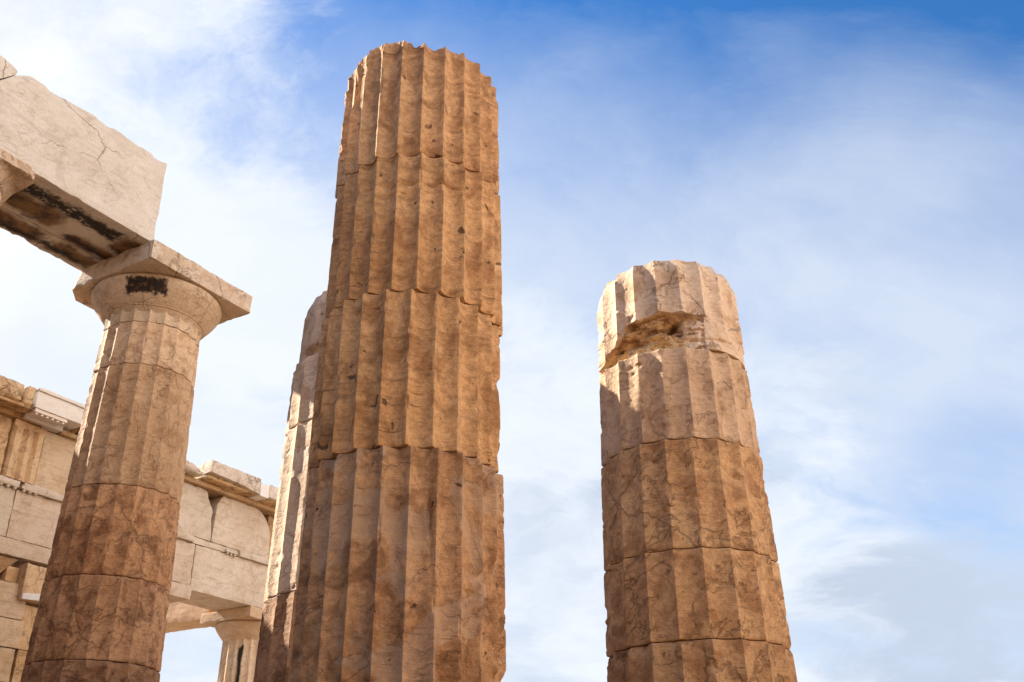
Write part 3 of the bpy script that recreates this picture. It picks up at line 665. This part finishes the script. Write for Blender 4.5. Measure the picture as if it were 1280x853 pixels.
# frieze: a triglyph with two grooves, plain and broken metope stones
wb('metope', -14.0, .545, 5.18, 6.10, 'wing_ochre', seed=131, color=(1.05, 1.03, 1.0), v0=VF + .01)
def trig_warp(P, S):
    P = P.copy(); u = P[:, 0]; z = P[:, 2] - EYE; fr = S[:, 1] < .02
    g = 0
    for c in (.765, .935): g = np.maximum(g, np.clip(1 - np.abs(u - c) / .055, 0, 1))
    g = np.maximum(g, np.clip(1 - (u - .558) / .05, 0, 1)); g = np.maximum(g, np.clip(1 - (1.112 - u) / .05, 0, 1) * .6)
    P[:, 1] += fr * g * .07 * sstep(6.0, 5.97, z)
    return P
wb('triglyph', .558, 1.112, 5.18, 6.10, 'wing_ochre', v0=VF - .05, res=.017, chip=.005, seed=132, warp=trig_warp, color=(1.1, 1.1, 1.1))
wb('metope', 1.118, 3.5, 5.18, 6.10, 'wing', seed=133, color=(.95, .86, .74))
wb('frieze_block', 3.52, 4.75, 5.18, 6.10, 'wing', seed=134, chip=.02,
   warp=bounds(right=([5.18, 5.3, 5.6, 5.75, 5.95, 6.1], [0, .01, -.03, -.02, -.17, -.2])))
wb('frieze_block', 4.775, 6.25, 5.18, 6.10, 'wing', seed=135, chip=.02, color=(1.04, 1.02, 1.0),
   warp=bounds(left=([5.18, 5.75, 5.9, 6.0, 6.1], [0, .03, .04, .10, .16]), right=([5.18, 5.6, 5.75, 5.9, 6.0, 6.1], [0, .0, -.03, -.12, -.24, -.40])))
wb('frieze_block', 6.27, 7.2, 5.18, 6.10, 'wing_ochre', seed=136, v0=VF + .12)
wb('backing_wall', -14.0, 7.2, 4.33, 6.09, 'wing_ochre', v0=VF + .55, v1=VF + .93, res=.3, seed=137, color=(.8, .7, .6))
# bed moulding and cornice
wb('bed_moulding', -14.0, 1.0, 6.105, 6.19, 'wing_ochre', v0=VF - .10, seed=141, chip=.03, big=.03, color=(.85, .75, .65))
wb('bed_moulding', .62, 1.30, 6.115, 6.21, 'new', v0=VF - .16, v1=VF + .3, seed=142, chip=.006, color=(.8, .76, .74))
wb('bed_moulding', 1.32, 3.5, 6.105, 6.19, 'wing_ochre', v0=VF - .10, seed=143, chip=.03, big=.03)
wb('bed_moulding', 3.5, 7.2, 6.105, 6.19, 'wing_ochre', v0=VF - .10, seed=144, chip=.02, color=(1.05, 1.05, 1.05))
M['corn'] = stone('weathered_cornice_marble', (0.62, 0.46, 0.30), (0.54, 0.37, 0.21), (0.36, 0.20, 0.09), vein=.7, vscale=1.4, band=.5, mottle=.9)
M['corn2'] = stone('pale_cornice_marble', (0.68, 0.58, 0.48), (0.62, 0.51, 0.41), (0.44, 0.32, 0.22), vein=.5, vscale=1.4, band=.5, mottle=.7)
slope = bounds(top=([-3, 8], [0, 0]))
wb('cornice_block', -14.0, .40, 6.24, 6.53, 'corn', v0=VF - .40, seed=151, chip=.03, big=.04, amp=.014)
wb('cornice_block', .415, .585, 6.22, 6.54, 'corn', v0=VF - .38, seed=152, chip=.04, big=.05, amp=.014, color=(1.1, 1.1, 1.1))
wb('cornice_soffit', -14.0, .62, 6.19, 6.24, 'corn', v0=VF - .34, seed=153, chip=.03, big=.05, amp=.02, color=(.95, .9, .8))
wb('cornice_block', .60, 1.50, 6.235, 6.50, 'new', v0=VF - .40, seed=154, chip=.004, amp=.002)
wb('cornice_moulding', .598, 1.502, 6.502, 6.56, 'new', v0=VF - .43, seed=155, chip=.01, amp=.001)
def mut_warp(P, S): return P
mt = wb('mutule', .63, 1.20, 6.175, 6.232, 'new', v0=VF - .38, v1=VF - .02, seed=156, chip=.003, color=(1.05, 1.0, .95))
for k in range(6):
    o = lathe('gutta', [(.026, 6.145 + EYE), (.026, 6.18 + EYE)], M['new'], mt, 12); o.location = (.68 + k * .094, VF - .34, 0)
wb('cornice_block', 1.56, 3.3, 6.22, 6.42, 'corn', v0=VF - .28, seed=157, chip=.05, big=.08, amp=.02)
wb('cornice_block', 3.3, 4.12, 6.20, 6.42, 'corn2', v0=VF - .30, seed=158, chip=.05, big=.06, amp=.02, warp=bounds(top=([3.3, 3.7, 4.1], [.06, .0, -.16])))
def cb_warp(P, S):
    P = P.copy(); u = P[:, 0]; z = P[:, 2] - EYE
    P[:, 0] += (1 - S[:, 0]) * (-.02 + 0.25 * S[:, 1])
    P[:, 2] -= (1 - S[:, 2]) * np.interp(u, [4.2, 5.0, 5.6, 6.2], [0, .03, .10, .10]) * (S[:, 1] < .3)
    return P
wb('cornice_block', 4.22, 5.47, 6.285, 6.515, 'corn2', v0=VF - .40, seed=159, chip=.02, big=.02, amp=.01, warp=cb_warp)
wb('cornice_patch', 5.475, 5.70, 6.19, 6.44, 'new', v0=VF - .39, seed=160, chip=.003, amp=.001, color=(1.1, 1.12, 1.15))
wb('cornice_block', 5.705, 7.2, 6.22, 6.47, 'corn2', v0=VF - .39, seed=161, chip=.02, big=.02, amp=.01)
wb('cornice_soffit', 4.25, 7.2, 6.195, 6.275, 'corn', v0=VF - .30, seed=162, chip=.04, big=.06, amp=.02, color=(1.05, 1, .9))
# anta and wall below the fascia
def slant(P, S):
    P = P.copy(); k = 1 - S[:, 2]
    P[:, 0] -= k * S[:, 0] * .34; P[:, 1] += k * .10 * (1 - S[:, 1]); return P
wb('anta_capital', -2.0, 1.17, 3.66, 4.05, 'wing_ochre', v0=VF + .02, seed=171, chip=.02, warp=slant, color=(.8, .72, .66))
wb('broken_block', 1.02, 1.22, 3.70, 3.93, 'wing_ochre', v0=VF + .06, v1=VF + .6, seed=172, chip=.03, color=(1.1, 1.05, 1))
def bb(P, S):
    P = P.copy(); P[:, 2] += (1 - S[:, 2]) * (.10 * S[:, 0] + .0); P[:, 2] += S[:, 2] * (-.03 * S[:, 0]); return P
wb('broken_block', 1.23, 2.6, 3.44, 4.0, 'wing_ochre', v0=VF - .10, v1=VF + .6, seed=173, chip=.03, big=.03, warp=bb, color=(1.1, 1.08, 1.06))
wb('patch_stone', 1.24, 2.4, 3.455, 3.70, 'new', v0=VF - .125, v1=VF - .08, seed=174, chip=.015, color=(.95, .95, 1.0), warp=lambda P, S: (P.__setitem__((slice(None), 2), P[:, 2] + (1 - S[:, 2]) * .10 * S[:, 0] - S[:, 2] * .16 * (1 - S[:, 0])) or P))
wb('wall_block', .2, 1.395, 3.185, 3.69, 'wing', seed=175, color=(.92, .80, .68))
wb('wall_block', -1.2, .19, 3.185, 3.65, 'wing', seed=176, color=(.9, .76, .62))
wb('wall_block', -1.2, 1.44, 2.78, 3.178, 'wing', seed=177, color=(.94, .8, .64))
wb('wall_block', -1.2, 1.40, 2.3, 2.773, 'wing', seed=178, color=(.9, .76, .6))
wb('wall_block', -1.2, 1.40, 1.6, 2.293, 'wing', seed=179, color=(.88, .74, .58))
wb('anta', 1.41, 2.5, 2.785, 3.42, 'wing_ochre', v0=VF + .03, seed=181, color=(1.1, 1.05, 1.0))
wb('anta', 1.455, 2.5, 1.6, 2.78, 'wing_ochre', v0=VF + .03, seed=182, color=(1.1, 1.05, 1.0))
wb('wall', -14.0, 2.5, -1.7, 1.6, 'wing', res=.2, seed=183)
wb('wall', -14.0, -1.21, 1.6, 4.05, 'wing', res=.2, seed=184)
# soffit stone between the anta and the corner column is the underside of the architrave; the sunlit lintel lies behind
lint = frame_thing('lintel', 'rough sunlit beam running back from the small far column, seen through the opening', 'stone beam')
def lw(P, S):
    P = P.copy(); P[:, 2] += (1 - S[:, 2]) * (.16 * fbm(np.stack([P[:, 0], P[:, 1] * 1.6, 0 * P[:, 0]], -1), 4, 3) - .06); return P
rough_block('stone_beam', 6.05, 6.9, 4.95, 9.6, 4.20 + EYE, 4.85 + EYE, M['wing'], lint, .06, .03, .012, 191, lw, color=(1.08, .95, .78))
rough_block('pier', 6.08, 6.88, 9.0, 9.58, 0, 4.28 + EYE, M['wing'], lint, .2, .02, .01, 192)

# ------------------------------------------------------------------ ground
def sheet(name, cx, cy, sx, sy, z, mat, n=1):
    xs = np.linspace(cx - sx, cx + sx, n + 1); ys = np.linspace(cy - sy, cy + sy, n + 1)
    X, Y = np.meshgrid(xs, ys, indexing='ij'); Vv = np.stack([X, Y, 0 * X + z], -1).reshape(-1, 3)
    i = np.arange((n + 1) ** 2).reshape(n + 1, n + 1)
    o = mesh_obj(name, Vv, [np.stack([i[:-1, :-1], i[1:, :-1], i[1:, 1:], i[:-1, 1:]], -1).reshape(-1, 4)], mat, None, 0)
    return structure(o)
M['ground'] = stone('limestone_ground', (0.40, 0.29, 0.19), (0.34, 0.24, 0.15), (0.25, 0.16, 0.09), vein=.2, band=0, pits=.2)
M['floor'] = stone('worn_marble_floor', (0.27, 0.205, 0.15), (0.23, 0.17, 0.12), (0.17, 0.12, 0.075), vein=.3, band=0, pits=.1)
sheet('ground', 0, 0, 6000, 6000, -0.42, M['ground'])
fl = rough_block('floor', -24, 24, -14, 34, -0.44, 0.0, M['floor'], None, .6, .02, .004, 7); structure(fl)

# ------------------------------------------------------------------ the rest of the gateway, beside and behind the photographer
gate = frame_thing('gate_wall', 'tall marble wall with five doorways closing the gateway behind the viewpoint', 'building')  # unseen part of the gateway, put in to block sky and darken the fronts
u0 = -14.5
edges = [(-26, -20.2), (-18.4, -15.6), (-13.3, -9.4), (-5.2, -1.3), (1.0, 3.7)]
for a_, b_ in edges: rough_block('wall', u0, u0 + .9, a_, b_, 0, 7.2, M['wing'], gate, .5, .02, .01, 201)
rough_block('lintel', u0 - .01, u0 + .91, -26, 3.7, 7.21, 9.6, M['wing'], gate, .5, .02, .01, 202)
south = frame_thing('south_wing', 'sunlit marble wall of the south wing to the right of the viewpoint', 'building')  # unseen wing, put in so its sunlit face bounces warm light on the columns
rough_block('wall', -13, 10, -22.4, -21.4, 0, 7.4, M['wing_ochre'], south, .5, .02, .01, 203)
rough_block('cornice', -13, 10, -22.5, -21.1, 7.41, 8.2, M['wing'], south, .5, .03, .01, 204)
